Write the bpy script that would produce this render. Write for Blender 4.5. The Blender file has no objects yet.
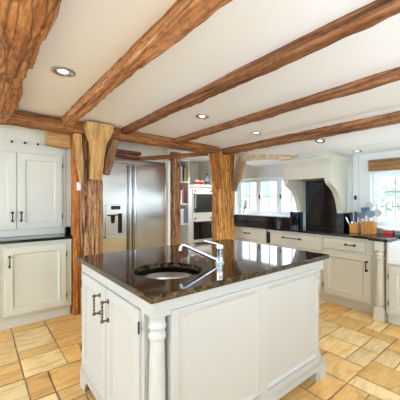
import bpy, bmesh, math, random
from mathutils import Vector, Matrix, noise

scene = bpy.context.scene
C = scene.collection
PI = math.pi

# ------------------------------------------------------------------ camera
H, F, YAW = 1.3272, 282.32, 0.89715
cam = bpy.data.cameras.new('camera'); cam_o = bpy.data.objects.new('camera', cam); C.objects.link(cam_o)
cam.sensor_fit = 'HORIZONTAL'; cam.sensor_width = 36.0
cam.lens = 36.0 * F / 400.0
cam.clip_start = 0.02
cam_o.location = (0, 0, H)
cam_o.rotation_euler = (PI / 2, 0, YAW - PI / 2)
cam.shift_y = 0.26 / 400
scene.camera = cam_o

# ------------------------------------------------------------------ world, lights, exposure
scene.view_settings.view_transform = 'Standard'
scene.view_settings.look = 'None'
scene.view_settings.gamma = 1.0
scene.view_settings.use_curve_mapping = False
scene.view_settings.exposure = 0.52
scene.cycles.diffuse_bounces = 6
scene.cycles.use_denoising = True
scene.cycles.sample_clamp_indirect = 8.0
W = bpy.data.worlds.new('sky'); scene.world = W; W.use_nodes = True
bg = W.node_tree.nodes['Background']
bg.inputs[0].default_value = (0.82, 0.92, 1.0, 1); bg.inputs[1].default_value = 2.8

def area_light(name, loc, rot, sx, sy, power, col):
    l = bpy.data.lights.new(name, 'AREA'); l.shape = 'RECTANGLE'; l.size = sx; l.size_y = sy
    l.energy = power; l.color = col
    o = bpy.data.objects.new(name, l); C.objects.link(o); o.location = loc; o.rotation_euler = rot
    return o
# rear ceiling fill, then daylight by assumed windows left and right of the camera
area_light('rear_ceiling_fill', (0.9, -1.86, 1.45), (PI / 2 + 1.2, 0, 0), 2.2, 1.2, 120, (0.455, 0.685, 1.0))  # added lamp at an assumed window, tilted up to brighten the ceiling
area_light('daylight_side_window', (-4.46, 1.2, 1.42), (PI / 2 + 0.65, 0, -PI / 2), 3.4, 1.3, 197, (0.51, 0.725, 1.0))
area_light('daylight_door_side_window', (4.01, -0.95, 1.3), (PI / 2 + 0.5, 0, PI / 2), 1.5, 1.0, 4, (0.80, 0.95, 1.0))
# daylight entering by the two windows of the right wall
area_light('daylight_worktop_window', (4.40, 3.25, 1.42), (PI / 2, 0, PI / 2), 1.9, 0.9, 14, (0.80, 0.90, 1.0))
area_light('daylight_sink_window', (4.40, 1.05, 1.35), (PI / 2, 0, PI / 2), 1.3, 0.9, 10, (0.82, 0.93, 1.0))

# ------------------------------------------------------------------ colours and materials
def srgb(r, g, b):
    f = lambda c: (c / 255) / 12.92 if c / 255 <= 0.04045 else ((c / 255 + 0.055) / 1.055) ** 2.4
    return (f(r), f(g), f(b), 1.0)

def mat(name, col, rough=0.5, metal=0.0, noise_amt=0.0, nscale=8.0, bump=0.0, bscale=40.0, spec=0.5, emit=None, es=0.0):
    m = bpy.data.materials.new(name); m.use_nodes = True
    nt = m.node_tree; p = nt.nodes['Principled BSDF']
    p.inputs['Base Color'].default_value = col; p.inputs['Roughness'].default_value = rough
    p.inputs['Metallic'].default_value = metal
    p.inputs['Specular IOR Level'].default_value = spec
    tc = nt.nodes.new('ShaderNodeTexCoord')
    if noise_amt > 0:
        n = nt.nodes.new('ShaderNodeTexNoise'); n.inputs['Scale'].default_value = nscale; n.inputs['Detail'].default_value = 4
        nt.links.new(tc.outputs['Object'], n.inputs['Vector'])
        r = nt.nodes.new('ShaderNodeValToRGB')
        r.color_ramp.elements[0].position = 0.3; r.color_ramp.elements[1].position = 0.7
        r.color_ramp.elements[0].color = tuple(c * (1 - noise_amt) for c in col[:3]) + (1,)
        r.color_ramp.elements[1].color = tuple(min(1, c * (1 + noise_amt)) for c in col[:3]) + (1,)
        nt.links.new(n.outputs['Fac'], r.inputs['Fac']); nt.links.new(r.outputs['Color'], p.inputs['Base Color'])
    if bump > 0:
        n2 = nt.nodes.new('ShaderNodeTexNoise'); n2.inputs['Scale'].default_value = bscale
        nt.links.new(tc.outputs['Object'], n2.inputs['Vector'])
        b = nt.nodes.new('ShaderNodeBump'); b.inputs['Strength'].default_value = bump; b.inputs['Distance'].default_value = 0.01
        nt.links.new(n2.outputs['Fac'], b.inputs['Height']); nt.links.new(b.outputs['Normal'], p.inputs['Normal'])
    if emit:
        p.inputs['Emission Color'].default_value = emit; p.inputs['Emission Strength'].default_value = es
    return m

def wood(name, dark, mid, light, crack=0.5, scale=1.0, rough=0.6, blotch=0.75):
    """weathered oak: grain runs along the object's local X axis"""
    m = bpy.data.materials.new(name); m.use_nodes = True
    nt = m.node_tree; p = nt.nodes['Principled BSDF']; p.inputs['Roughness'].default_value = rough
    p.inputs['Specular IOR Level'].default_value = 0.3
    tc = nt.nodes.new('ShaderNodeTexCoord')
    oi = nt.nodes.new('ShaderNodeObjectInfo')
    mp = nt.nodes.new('ShaderNodeMapping'); mp.inputs['Scale'].default_value = (1.3 * scale, 24 * scale, 24 * scale)
    addv = nt.nodes.new('ShaderNodeVectorMath'); addv.operation = 'ADD'
    nt.links.new(tc.outputs['Object'], addv.inputs[0]); nt.links.new(oi.outputs['Random'], addv.inputs[1])
    nt.links.new(addv.outputs[0], mp.inputs['Vector'])
    n = nt.nodes.new('ShaderNodeTexNoise'); n.inputs['Scale'].default_value = 1.5; n.inputs['Detail'].default_value = 8
    n.inputs['Roughness'].default_value = 0.65; n.inputs['Distortion'].default_value = 0.25
    nt.links.new(mp.outputs[0], n.inputs['Vector'])
    r = nt.nodes.new('ShaderNodeValToRGB'); e = r.color_ramp.elements
    e[0].position = 0.30; e[0].color = dark; e[1].position = 0.72; e[1].color = light
    x = e.new(0.48); x.color = mid
    nt.links.new(n.outputs['Fac'], r.inputs['Fac'])
    # broad patches of wear
    n3 = nt.nodes.new('ShaderNodeTexNoise'); n3.inputs['Scale'].default_value = 2.2; n3.inputs['Detail'].default_value = 3
    nt.links.new(addv.outputs[0], n3.inputs['Vector'])
    mixp = nt.nodes.new('ShaderNodeMixRGB'); mixp.blend_type = 'MULTIPLY'; mixp.inputs['Fac'].default_value = 0.55
    rp = nt.nodes.new('ShaderNodeValToRGB'); rp.color_ramp.elements[0].position = 0.35; rp.color_ramp.elements[0].color = (0.6, 0.54, 0.5, 1)
    rp.color_ramp.elements[1].position = 0.62; rp.color_ramp.elements[1].color = (1, 1, 1, 1)
    nt.links.new(n3.outputs['Fac'], rp.inputs['Fac'])
    nt.links.new(r.outputs['Color'], mixp.inputs[1]); nt.links.new(rp.outputs['Color'], mixp.inputs[2])
    # long cracks
    mp2 = nt.nodes.new('ShaderNodeMapping'); mp2.inputs['Scale'].default_value = (0.55 * scale, 13 * scale, 13 * scale)
    nt.links.new(addv.outputs[0], mp2.inputs['Vector'])
    v = nt.nodes.new('ShaderNodeTexVoronoi'); v.feature = 'DISTANCE_TO_EDGE'; v.inputs['Scale'].default_value = 1.6
    nt.links.new(mp2.outputs[0], v.inputs['Vector'])
    rc = nt.nodes.new('ShaderNodeValToRGB'); rc.color_ramp.elements[0].position = 0.0; rc.color_ramp.elements[1].position = 0.075
    rc.color_ramp.elements[0].color = (1 - crack, 1 - crack, 1 - crack, 1); rc.color_ramp.elements[1].color = (1, 1, 1, 1)
    nt.links.new(v.outputs['Distance'], rc.inputs['Fac'])
    n5 = nt.nodes.new('ShaderNodeTexNoise'); n5.inputs['Scale'].default_value = 28; n5.inputs['Detail'].default_value = 5; n5.inputs['Roughness'].default_value = 0.7
    mp5 = nt.nodes.new('ShaderNodeMapping'); mp5.inputs['Scale'].default_value = (0.55, 1, 1)
    nt.links.new(addv.outputs[0], mp5.inputs['Vector']); nt.links.new(mp5.outputs[0], n5.inputs['Vector'])
    r5 = nt.nodes.new('ShaderNodeValToRGB'); r5.color_ramp.elements[0].position = 0.34; r5.color_ramp.elements[0].color = (0.42, 0.38, 0.35, 1)
    r5.color_ramp.elements[1].position = 0.52; r5.color_ramp.elements[1].color = (1.08, 1.06, 1.04, 1)
    nt.links.new(n5.outputs['Fac'], r5.inputs['Fac'])
    m5 = nt.nodes.new('ShaderNodeMixRGB'); m5.blend_type = 'MULTIPLY'; m5.inputs['Fac'].default_value = blotch
    nt.links.new(mixp.outputs[0], m5.inputs[1]); nt.links.new(r5.outputs['Color'], m5.inputs[2]); mixp = m5
    mc = nt.nodes.new('ShaderNodeMixRGB'); mc.blend_type = 'MULTIPLY'; mc.inputs['Fac'].default_value = 1
    nt.links.new(mixp.outputs[0], mc.inputs[1]); nt.links.new(rc.outputs['Color'], mc.inputs[2])
    nt.links.new(mc.outputs[0], p.inputs['Base Color'])
    b = nt.nodes.new('ShaderNodeBump'); b.inputs['Strength'].default_value = 0.6; b.inputs['Distance'].default_value = 0.012
    nt.links.new(n.outputs['Fac'], b.inputs['Height']); nt.links.new(b.outputs['Normal'], p.inputs['Normal'])
    return m

def granite(name, base, fleck, rough=0.06, scale=70):
    m = bpy.data.materials.new(name); m.use_nodes = True
    nt = m.node_tree; p = nt.nodes['Principled BSDF']; p.inputs['Roughness'].default_value = rough
    p.inputs['Specular IOR Level'].default_value = 0.75
    tc = nt.nodes.new('ShaderNodeTexCoord')
    n = nt.nodes.new('ShaderNodeTexNoise'); n.inputs['Scale'].default_value = scale; n.inputs['Detail'].default_value = 6; n.inputs['Roughness'].default_value = 0.75
    n2 = nt.nodes.new('ShaderNodeTexVoronoi'); n2.inputs['Scale'].default_value = 120
    nt.links.new(tc.outputs['Object'], n.inputs['Vector']); nt.links.new(tc.outputs['Object'], n2.inputs['Vector'])
    r = nt.nodes.new('ShaderNodeValToRGB'); e = r.color_ramp.elements
    e[0].position = 0.46; e[0].color = base; e[1].position = 0.78; e[1].color = fleck
    nt.links.new(n.outputs['Fac'], r.inputs['Fac'])
    mx = nt.nodes.new('ShaderNodeMixRGB'); mx.blend_type = 'MULTIPLY'; mx.inputs['Fac'].default_value = 0.4
    nt.links.new(r.outputs[0], mx.inputs[1]); nt.links.new(n2.outputs['Color'], mx.inputs[2])
    nt.links.new(mx.outputs[0], p.inputs['Base Color'])
    return m

def steel_mat(name, col, rough, aniso=0.0):
    m = mat(name, col, rough, 1.0)
    nt = m.node_tree; p = nt.nodes['Principled BSDF']
    tc = nt.nodes.new('ShaderNodeTexCoord'); mp = nt.nodes.new('ShaderNodeMapping'); mp.inputs['Scale'].default_value = (4, 4, 260)
    n = nt.nodes.new('ShaderNodeTexNoise'); n.inputs['Scale'].default_value = 1; n.inputs['Detail'].default_value = 2
    nt.links.new(tc.outputs['Object'], mp.inputs['Vector']); nt.links.new(mp.outputs[0], n.inputs['Vector'])
    r = nt.nodes.new('ShaderNodeMapRange'); r.inputs['To Min'].default_value = rough * 0.95; r.inputs['To Max'].default_value = rough * 1.05
    nt.links.new(n.outputs['Fac'], r.inputs['Value']); nt.links.new(r.outputs[0], p.inputs['Roughness'])
    if aniso:
        p.inputs['Anisotropic'].default_value = aniso; tg = nt.nodes.new('ShaderNodeTangent'); tg.direction_type = 'RADIAL'; tg.axis = 'Z'
        nt.links.new(tg.outputs[0], p.inputs['Tangent']); p.inputs['Anisotropic Rotation'].default_value = 0.0
    return m

def pane_mat():
    m = bpy.data.materials.new('window_glass'); m.use_nodes = True
    nt = m.node_tree; nt.nodes.remove(nt.nodes['Principled BSDF'])
    out = nt.nodes['Material Output']
    t = nt.nodes.new('ShaderNodeBsdfTransparent'); g = nt.nodes.new('ShaderNodeBsdfGlossy'); g.inputs['Roughness'].default_value = 0.02
    mx = nt.nodes.new('ShaderNodeMixShader'); mx.inputs[0].default_value = 0.07
    t.inputs[0].default_value = (0.96, 0.98, 1, 1)
    nt.links.new(t.outputs[0], mx.inputs[1]); nt.links.new(g.outputs[0], mx.inputs[2]); nt.links.new(mx.outputs[0], out.inputs['Surface'])
    return m

def floor_mat():
    m = bpy.data.materials.new('limestone_tiles'); m.use_nodes = True
    nt = m.node_tree; p = nt.nodes['Principled BSDF']; p.inputs['Roughness'].default_value = 0.42
    p.inputs['Specular IOR Level'].default_value = 0.4
    a = nt.nodes.new('ShaderNodeVertexColor'); a.layer_name = 'stone'
    tc = nt.nodes.new('ShaderNodeTexCoord')
    mp = nt.nodes.new('ShaderNodeMapping'); mp.inputs['Scale'].default_value = (3, 11, 3); mp.inputs['Rotation'].default_value = (0, 0, 0.12)
    n = nt.nodes.new('ShaderNodeTexNoise'); n.inputs['Scale'].default_value = 1.7; n.inputs['Detail'].default_value = 7; n.inputs['Roughness'].default_value = 0.65; n.inputs['Distortion'].default_value = 0.8
    nt.links.new(tc.outputs['Object'], mp.inputs['Vector']); nt.links.new(mp.outputs[0], n.inputs['Vector'])
    r = nt.nodes.new('ShaderNodeValToRGB'); e = r.color_ramp.elements
    e[0].position = 0.34; e[0].color = (0.80, 0.68, 0.50, 1); e[1].position = 0.56; e[1].color = (1.15, 1.12, 1.06, 1)
    nt.links.new(n.outputs['Fac'], r.inputs['Fac'])
    mx = nt.nodes.new('ShaderNodeMixRGB'); mx.blend_type = 'MULTIPLY'; mx.inputs['Fac'].default_value = 0.8
    nt.links.new(a.outputs['Color'], mx.inputs[1]); nt.links.new(r.outputs['Color'], mx.inputs[2])
    nt.links.new(mx.outputs[0], p.inputs['Base Color'])
    b = nt.nodes.new('ShaderNodeBump'); b.inputs['Strength'].default_value = 0.25; b.inputs['Distance'].default_value = 0.01
    nt.links.new(n.outputs['Fac'], b.inputs['Height']); nt.links.new(b.outputs['Normal'], p.inputs['Normal'])
    return m

def brick_mat():
    m = bpy.data.materials.new('old_pink_brick'); m.use_nodes = True
    nt = m.node_tree; p = nt.nodes['Principled BSDF']; p.inputs['Roughness'].default_value = 0.9
    tc = nt.nodes.new('ShaderNodeTexCoord')
    sx = nt.nodes.new('ShaderNodeSeparateXYZ'); cx = nt.nodes.new('ShaderNodeCombineXYZ')
    nt.links.new(tc.outputs['Object'], sx.inputs[0]); nt.links.new(sx.outputs['Y'], cx.inputs['X']); nt.links.new(sx.outputs['Z'], cx.inputs['Y'])
    b = nt.nodes.new('ShaderNodeTexBrick'); b.inputs['Scale'].default_value = 4.4
    b.inputs['Color1'].default_value = srgb(226, 196, 186); b.inputs['Color2'].default_value = srgb(216, 182, 172); b.inputs['Mortar'].default_value = srgb(220, 210, 200)
    nt.links.new(cx.outputs[0], b.inputs['Vector']); nt.links.new(b.outputs['Color'], p.inputs['Base Color'])
    return m

def boards_mat():
    m = mat('white_boards', srgb(236, 238, 234), 0.45)
    return m

M = dict(
    paint=mat('cream_cabinet_paint', srgb(214, 208, 188), 0.38, noise_amt=0.02, nscale=3),
    island=mat('ivory_island_paint', srgb(192, 187, 177), 0.35, noise_amt=0.02, nscale=3),
    wall=mat('cream_wall_plaster', srgb(236, 231, 214), 0.85, noise_amt=0.02, nscale=2, bump=0.1, bscale=14),
    pale=mat('pale_green_white_plaster', srgb(214, 213, 206), 0.85, noise_amt=0.02, nscale=2, bump=0.1, bscale=14),
    ceil=mat('white_ceiling_plaster', srgb(244, 244, 246), 0.9, noise_amt=0.015, nscale=1.5, bump=0.12, bscale=6),
    white=mat('white_window_paint', srgb(240, 242, 242), 0.4),
    boards=boards_mat(),
    granite=granite('dark_brown_granite', srgb(16, 12, 9), srgb(150, 114, 76), scale=34),
    black=granite('black_granite', srgb(10, 11, 15), srgb(40, 44, 54), 0.07),
    steel=steel_mat('brushed_steel', (0.62, 0.61, 0.60, 1), 0.17, 0.8),
    bowl=steel_mat('sink_steel', (0.47, 0.39, 0.33, 1), 0.22),
    chrome=mat('polished_chrome', (0.82, 0.82, 0.84, 1), 0.07, 1.0),
    pewter=mat('antique_pewter', srgb(120, 105, 84), 0.32, 1.0),
    bronze=mat('dark_bronze', srgb(62, 50, 40), 0.38, 0.9),
    blackp=mat('black_plastic', srgb(22, 22, 24), 0.35),
    ovenglass=mat('black_oven_glass', srgb(12, 14, 20), 0.06, spec=0.8),
    ceramic=mat('white_ceramic', srgb(244, 243, 238), 0.12),
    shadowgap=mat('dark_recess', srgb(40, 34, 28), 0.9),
    joist=wood('lighter_joist_oak', srgb(98, 58, 34), srgb(204, 142, 94), srgb(238, 188, 138), 0.6),  # one joist gets a lighter oak than the others
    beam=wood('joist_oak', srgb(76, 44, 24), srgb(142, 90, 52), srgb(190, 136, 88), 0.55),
    beamdark=wood('crossbeam_oak', srgb(86, 50, 24), srgb(164, 104, 52), srgb(206, 148, 86), 0.55),
    rough=wood('gnarled_oak', srgb(104, 62, 34), srgb(188, 126, 76), srgb(230, 174, 118), 0.65, 0.8),
    post=wood('post_oak', srgb(70, 44, 28), srgb(182, 130, 86), srgb(226, 180, 132), 0.85),
    honey=wood('honey_post_oak', srgb(112, 62, 24), srgb(226, 154, 74), srgb(248, 194, 116), 0.7),
    paleoak=wood('pale_limed_oak', srgb(140, 112, 78), srgb(206, 182, 142), srgb(232, 212, 176), 0.3),
    orange=wood('honey_oak', srgb(124, 66, 22), srgb(196, 116, 46), srgb(228, 156, 78), 0.5),
    tan=wood('new_oak', srgb(164, 112, 58), srgb(214, 162, 94), srgb(236, 194, 128), 0.25, 0.8, 0.5, 0.2),
    grey=wood('weathered_grey_oak', srgb(96, 70, 50), srgb(164, 132, 100), srgb(206, 180, 148), 0.6),
    lintel=wood('lintel_oak', srgb(110, 74, 40), srgb(160, 118, 72), srgb(188, 146, 98), 0.3, 0.8, 0.6, 0.4),
    red=wood('red_brown_oak', srgb(76, 34, 18), srgb(134, 72, 42), srgb(176, 108, 68), 0.5),
    pine=wood('light_beech', srgb(176, 106, 40), srgb(212, 144, 64), srgb(232, 172, 90), 0.1, 3.0, 0.45, 0.1),
    floor=floor_mat(), glass=pane_mat(), brick=brick_mat(),
    lead=mat('lead_glazing_bar', srgb(150, 156, 164), 0.5),
    grass=mat('lawn_grass', srgb(150, 170, 110), 0.95, noise_amt=0.25, nscale=10),
    leaf=mat('pale_leaf_green', srgb(186, 196, 184), 0.6, noise_amt=0.3, nscale=9),
    sprig=mat('silver_sprig_leaf', srgb(112, 124, 134), 0.6, noise_amt=0.2, nscale=30),
    lamp=mat('lamp_face', (1, 1, 1, 1), 0.4, emit=(1, 0.93, 0.82, 1), es=2.5),
)

# ------------------------------------------------------------------ mesh helpers
class MB:
    def __init__(s): s.v = []; s.f = []; s.sm = []
    def add(s, vs, fs, smooth=False):
        o = len(s.v); s.v += [tuple(v) for v in vs]; s.f += [tuple(i + o for i in f) for f in fs]; s.sm += [smooth] * len(fs); return s
    def box(s, x0, x1, y0, y1, z0, z1):
        return s.add([(x0, y0, z0), (x1, y0, z0), (x1, y1, z0), (x0, y1, z0), (x0, y0, z1), (x1, y0, z1), (x1, y1, z1), (x0, y1, z1)],
                     [(3, 2, 1, 0), (4, 5, 6, 7), (0, 1, 5, 4), (1, 2, 6, 5), (2, 3, 7, 6), (3, 0, 4, 7)])
    def prism(s, pts, a, b):
        """polygon pts (list of 3D points) swept by vector b (a unused offset)"""
        n = len(pts); A = [Vector(p) + Vector(a) for p in pts]; B = [p + Vector(b) for p in A]
        return s.add(A + B, [tuple(range(n))[::-1], tuple(range(n, 2 * n))] + [(i, (i + 1) % n, n + (i + 1) % n, n + i) for i in range(n)])
    def tube(s, path, r, n=10, caps=True):
        path = [Vector(p) for p in path]; rings = []; R = r if isinstance(r, (list, tuple)) else [r] * len(path)
        prev = None
        for i, p in enumerate(path):
            d = (path[min(i + 1, len(path) - 1)] - path[max(i - 1, 0)]).normalized()
            if prev is None:
                u = d.orthogonal().normalized()
            else:
                u = (prev - d * prev.dot(d)).normalized()
            prev = u; w = d.cross(u)
            rings.append([p + (u * math.cos(2 * PI * k / n) + w * math.sin(2 * PI * k / n)) * R[i] for k in range(n)])
        vs = [v for g in rings for v in g]; fs = []
        for i in range(len(path) - 1):
            for k in range(n):
                fs.append((i * n + k, i * n + (k + 1) % n, (i + 1) * n + (k + 1) % n, (i + 1) * n + k))
        if caps:
            fs.append(tuple(range(n))[::-1]); fs.append(tuple(range((len(path) - 1) * n, len(path) * n)))
        return s.add(vs, fs, True)
    def lathe(s, prof, c=(0, 0, 0), n=28, axis='Z', caps=True):
        vs = []; fs = []
        for r, h in prof:
            for k in range(n):
                a = 2 * PI * k / n
                q = (r * math.cos(a), r * math.sin(a), h)
                if axis == 'X': q = (q[2], q[0], q[1])
                if axis == 'Y': q = (q[1], q[2], q[0])
                vs.append((c[0] + q[0], c[1] + q[1], c[2] + q[2]))
        for i in range(len(prof) - 1):
            for k in range(n):
                fs.append((i * n + k, i * n + (k + 1) % n, (i + 1) * n + (k + 1) % n, (i + 1) * n + k))
        if caps:
            fs.append(tuple(range(n))[::-1]); fs.append(tuple(range((len(prof) - 1) * n, len(prof) * n)))
        return s.add(vs, fs, True)
    def ball(s, c, r, n=12, m=8):
        prof = [(max(1e-4, r * math.sin(PI * i / m)), -r * math.cos(PI * i / m)) for i in range(m + 1)]
        return s.lathe(prof, c, n)
    def panel(s, O, U, V, N, w, h, loops):
        """rectangular panel front: loops = (inset, depth out) from the back edge to the middle; O = lower-left corner"""
        O, U, V, N = map(Vector, (O, U, V, N)); vs = []; fs = []
        for ins, d in loops:
            for a, b in ((ins, ins), (w - ins, ins), (w - ins, h - ins), (ins, h - ins)):
                vs.append(O + U * a + V * b + N * d)
        for i in range(len(loops) - 1):
            for k in range(4):
                fs.append((i * 4 + k, i * 4 + (k + 1) % 4, (i + 1) * 4 + (k + 1) % 4, (i + 1) * 4 + k))
        fs.append(tuple(range((len(loops) - 1) * 4, len(loops) * 4))); fs.append((3, 2, 1, 0))
        return s.add(vs, fs)
    def build(s, name, m, parent=None, bevel=0.0, loc=None, fix=True):
        me = bpy.data.meshes.new(name); me.from_pydata(s.v, [], s.f); me.update()
        for p, sm in zip(me.polygons, s.sm): p.use_smooth = sm
        if fix:
            bm = bmesh.new(); bm.from_mesh(me); bmesh.ops.recalc_face_normals(bm, faces=bm.faces); bm.to_mesh(me); bm.free()
        if any(s.sm): me.set_sharp_from_angle(angle=math.radians(40))
        o = bpy.data.objects.new(name, me); C.objects.link(o)
        if m: me.materials.append(m if not isinstance(m, str) else M[m])
        if parent is not None:
            o.parent = parent
            if parent.type == 'EMPTY' or True:
                o.matrix_parent_inverse = parent.matrix_basis.inverted() if parent.parent is None else (parent.parent.matrix_basis @ parent.matrix_parent_inverse @ parent.matrix_basis).inverted()
        if bevel > 0:
            b = o.modifiers.new('edge', 'BEVEL'); b.width = bevel; b.segments = 2; b.limit_method = 'ANGLE'
        return o

def recentre(o):
    """move a mesh object's origin to the middle of its base (top-level only)"""
    me = o.data; xs = [v.co for v in me.vertices]
    c = Vector(((min(v.x for v in xs) + max(v.x for v in xs)) / 2, (min(v.y for v in xs) + max(v.y for v in xs)) / 2, min(v.z for v in xs)))
    me.transform(Matrix.Translation(-c)); o.location = c
    return o

def tag(o, label, cat, group=None):
    o['label'] = label; o['category'] = cat
    if group: o['group'] = group
    return o
def thing(name, label, cat, loc, group=None):
    o = bpy.data.objects.new(name, None); C.objects.link(o); o.location = loc; o.empty_display_size = 0.1
    o.matrix_basis = Matrix.Translation(Vector(loc))
    return tag(o, label, cat, group)
def struct(o):
    o['kind'] = 'structure'; return o

FACE_Y = dict(U=(1, 0, 0), V=(0, 0, 1), N=(0, -1, 0))     # looks towards -Y
FACE_X = dict(U=(0, -1, 0), V=(0, 0, 1), N=(-1, 0, 0))    # looks towards -X
DOOR = [(0, 0), (0, 0.020), (0.003, 0.022), (0.062, 0.022), (0.066, 0.026), (0.074, 0.024), (0.082, 0.011), (0.092, 0.009)]
DRAWER = [(0, 0), (0, 0.018), (0.004, 0.022)]

def handle(O, U, N, length, vertical, m, parent, twist=True):
    """bar handle with round roses and ball ends; O = centre on the face"""
    O, U, N = Vector(O), Vector(U), Vector(N); D = Vector((0, 0, 1)) if vertical else U
    b = MB()
    for s in (-1, 1):
        e = O + D * (s * length / 2)
        b.tube([e, e + N * 0.006, e + N * 0.010], [0.013, 0.013, 0.006], 12)
        b.tube([e + N * 0.008, e + N * 0.034], 0.0055, 8)
        b.ball(e + N * 0.036, 0.0115, 10, 6)
    n = 22; path = []; rr = []
    for i in range(n + 1):
        t = i / n; path.append(O + D * ((t - 0.5) * length) + N * 0.036)
        rr.append(0.0056 + (0.0026 * math.sin(t * PI * 11) if twist else 0))
    b.tube(path, rr, 8)
    return b.build('handle', m, parent)

def hinge(c, parent):
    return MB().lathe([(0.0045, -0.028), (0.0045, 0.028)], c, 8).build('hinge', 'bronze', parent)

# ------------------------------------------------------------------ timber
def timber(name, p0, p1, w, h, up=(0, 0, 1), m='beam', seed=0, rough=0.010, prof=None, n=None, sq=5.0):
    """hand-hewn timber swept from p0 to p1. prof = list of (t, width scale, height scale, shift y, shift z)"""
    p0, p1, up = Vector(p0), Vector(p1), Vector(up); d = p1 - p0; L = d.length; X = d.normalized()
    Z = (up - X * up.dot(X)).normalized(); Y = Z.cross(X)
    n = n or max(16, int(L / 0.04)); sect = []
    for q in range(4):
        for u in (-0.9, -0.45, 0.0, 0.45, 0.9):
            e_ = 1.0 if abs(u) < 0.8 else 0.985
            cy, czz = ((e_, u), (-u, e_), (-e_, -u), (u, -e_))[q]; ln = math.hypot(cy, czz); sect.append((cy, czz, cy / ln, czz / ln))
    k = len(sect)
    prof = prof or [(0, 1, 1, 0, 0), (1, 1, 1, 0, 0)]
    def pr(t):
        for a, b in zip(prof, prof[1:]):
            if t <= b[0]:
                u = (t - a[0]) / max(1e-6, b[0] - a[0]); u = u * u * (3 - 2 * u) if len(prof) > 2 else u
                return [a[i] + (b[i] - a[i]) * u for i in range(1, 5)]
        return prof[-1][1:]
    vs = []; fs = []
    for i in range(n + 1):
        t = i / n; sw, sh, dy, dz = pr(t)
        for (cy, czz, c, s) in sect:
            y, z = cy * w / 2 * sw, czz * h / 2 * sh
            nv = noise.noise(Vector((t * L * 2.6 + seed * 7.3, c * 0.9, s * 0.9 + seed))) * rough
            nv += noise.noise(Vector((t * L * 9 + seed * 3.1, y * 26, z * 26))) * rough * 0.4
            if abs(cy) > 0.8 and abs(czz) > 0.8: nv -= abs(noise.noise(Vector((t * L * 7 + seed, cy * 5, czz * 5)))) * rough * 1.3
            vs.append((t * L, y + dy + c * nv, z + dz + s * nv))
    for i in range(n):
        for j in range(k):
            fs.append((i * k + j, i * k + (j + 1) % k, (i + 1) * k + (j + 1) % k, (i + 1) * k + j))
    fs.append(tuple(range(k))[::-1]); fs.append(tuple(range(n * k, (n + 1) * k)))
    mb = MB().add(vs, fs, True); o = mb.build(name, m)
    o.data.set_sharp_from_angle(angle=math.radians(34))
    R = Matrix((X, Y, Z)).transposed().to_4x4(); o.matrix_basis = Matrix.Translation(p0) @ R
    return o

def child(o, parent):
    o.parent = parent; o.matrix_parent_inverse = parent.matrix_basis.inverted(); return o

# ================================================================== ROOM SHELL
CP = [(-4.5, 2.22), (0.2, 2.22), (2.9, 2.15), (3.15, 2.10), (3.55, 1.975), (4.3, 1.925)]
def cz(x):
    for (a, za), (b, zb) in zip(CP, CP[1:]):
        if x <= b: return za + (zb - za) * (x - a) / (b - a)
    return CP[-1][1]
XW = 4.05            # inner face of the right wall
YF = 5.2             # far wall
X0, Y0 = -4.5, -1.9

def build_floor():
    rnd = random.Random(11); g = 0.152; nx = int((XW + 0.1 - X0) / g) + 2; ny = int((YF + 0.1 - Y0) / g) + 2
    used = [[False] * ny for _ in range(nx)]; b = MB(); cols = []
    sizes = [(3, 2), (2, 3), (2, 2), (2, 2), (2, 2), (2, 1), (1, 2), (2, 1), (3, 1), (1, 2)]
    pal = [(232, 188, 120), (240, 204, 142), (231, 183, 114), (242, 212, 156), (226, 176, 106), (234, 192, 126), (230, 184, 112), (229, 181, 110), (242, 210, 152)]
    ox, oy = X0 - 0.07, Y0 - 0.05
    b.box(X0 - 0.1, XW + 0.2, Y0 - 0.1, YF + 0.1, -0.06, -0.006); cols += [srgb(140, 104, 70)] * 6
    for i in range(nx):
        for j in range(ny):
            if used[i][j]: continue
            opts = sizes[:]; rnd.shuffle(opts)
            for (a, c) in opts + [(1, 1)]:
                if i + a <= nx and j + c <= ny and not any(used[i + p][j + q] for p in range(a) for q in range(c)): break
            for p in range(a):
                for q in range(c): used[i + p][j + q] = True
            gp = 0.0038
            x0, x1, y0, y1 = ox + i * g + gp, ox + (i + a) * g - gp, oy + j * g + gp, oy + (j + c) * g - gp
            jt = lambda: rnd.uniform(-0.003, 0.003)
            dz = rnd.uniform(-0.0012, 0.0)
            base = rnd.choice(pal); s = rnd.uniform(0.92, 1.05); col = srgb(*[min(255, v * s) for v in base])
            out = [(x0 + jt(), y0 + jt()), (x1 + jt(), y0 + jt()), (x1 + jt(), y1 + jt()), (x0 + jt(), y1 + jt())]
            cx, cy = (x0 + x1) / 2, (y0 + y1) / 2; ins = 0.006
            inn = [(px + (ins if px < cx else -ins), py + (ins if py < cy else -ins)) for px, py in out]
            vs = [(px, py, -0.007) for px, py in out] + [(px, py, -0.003 + dz) for px, py in out] + [(px, py, dz) for px, py in inn]
            fs = [(8, 9, 10, 11)] + [(4 + k, 4 + (k + 1) % 4, 8 + (k + 1) % 4, 8 + k) for k in range(4)] + [(k, (k + 1) % 4, 4 + (k + 1) % 4, 4 + k) for k in range(4)]
            b.add(vs, fs)
            dark = tuple(v * 0.55 for v in col[:3]) + (1,)
            cols += [col] + [tuple(v * 0.85 for v in col[:3]) + (1,)] * 4 + [dark] * 4
    o = b.build('floor', 'floor', fix=False)
    at = o.data.color_attributes.new('stone', 'FLOAT_COLOR', 'CORNER')
    for p in o.data.polygons:
        for li in p.loop_indices: at.data[li].color = cols[p.index]
    return struct(o)
build_floor()

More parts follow.
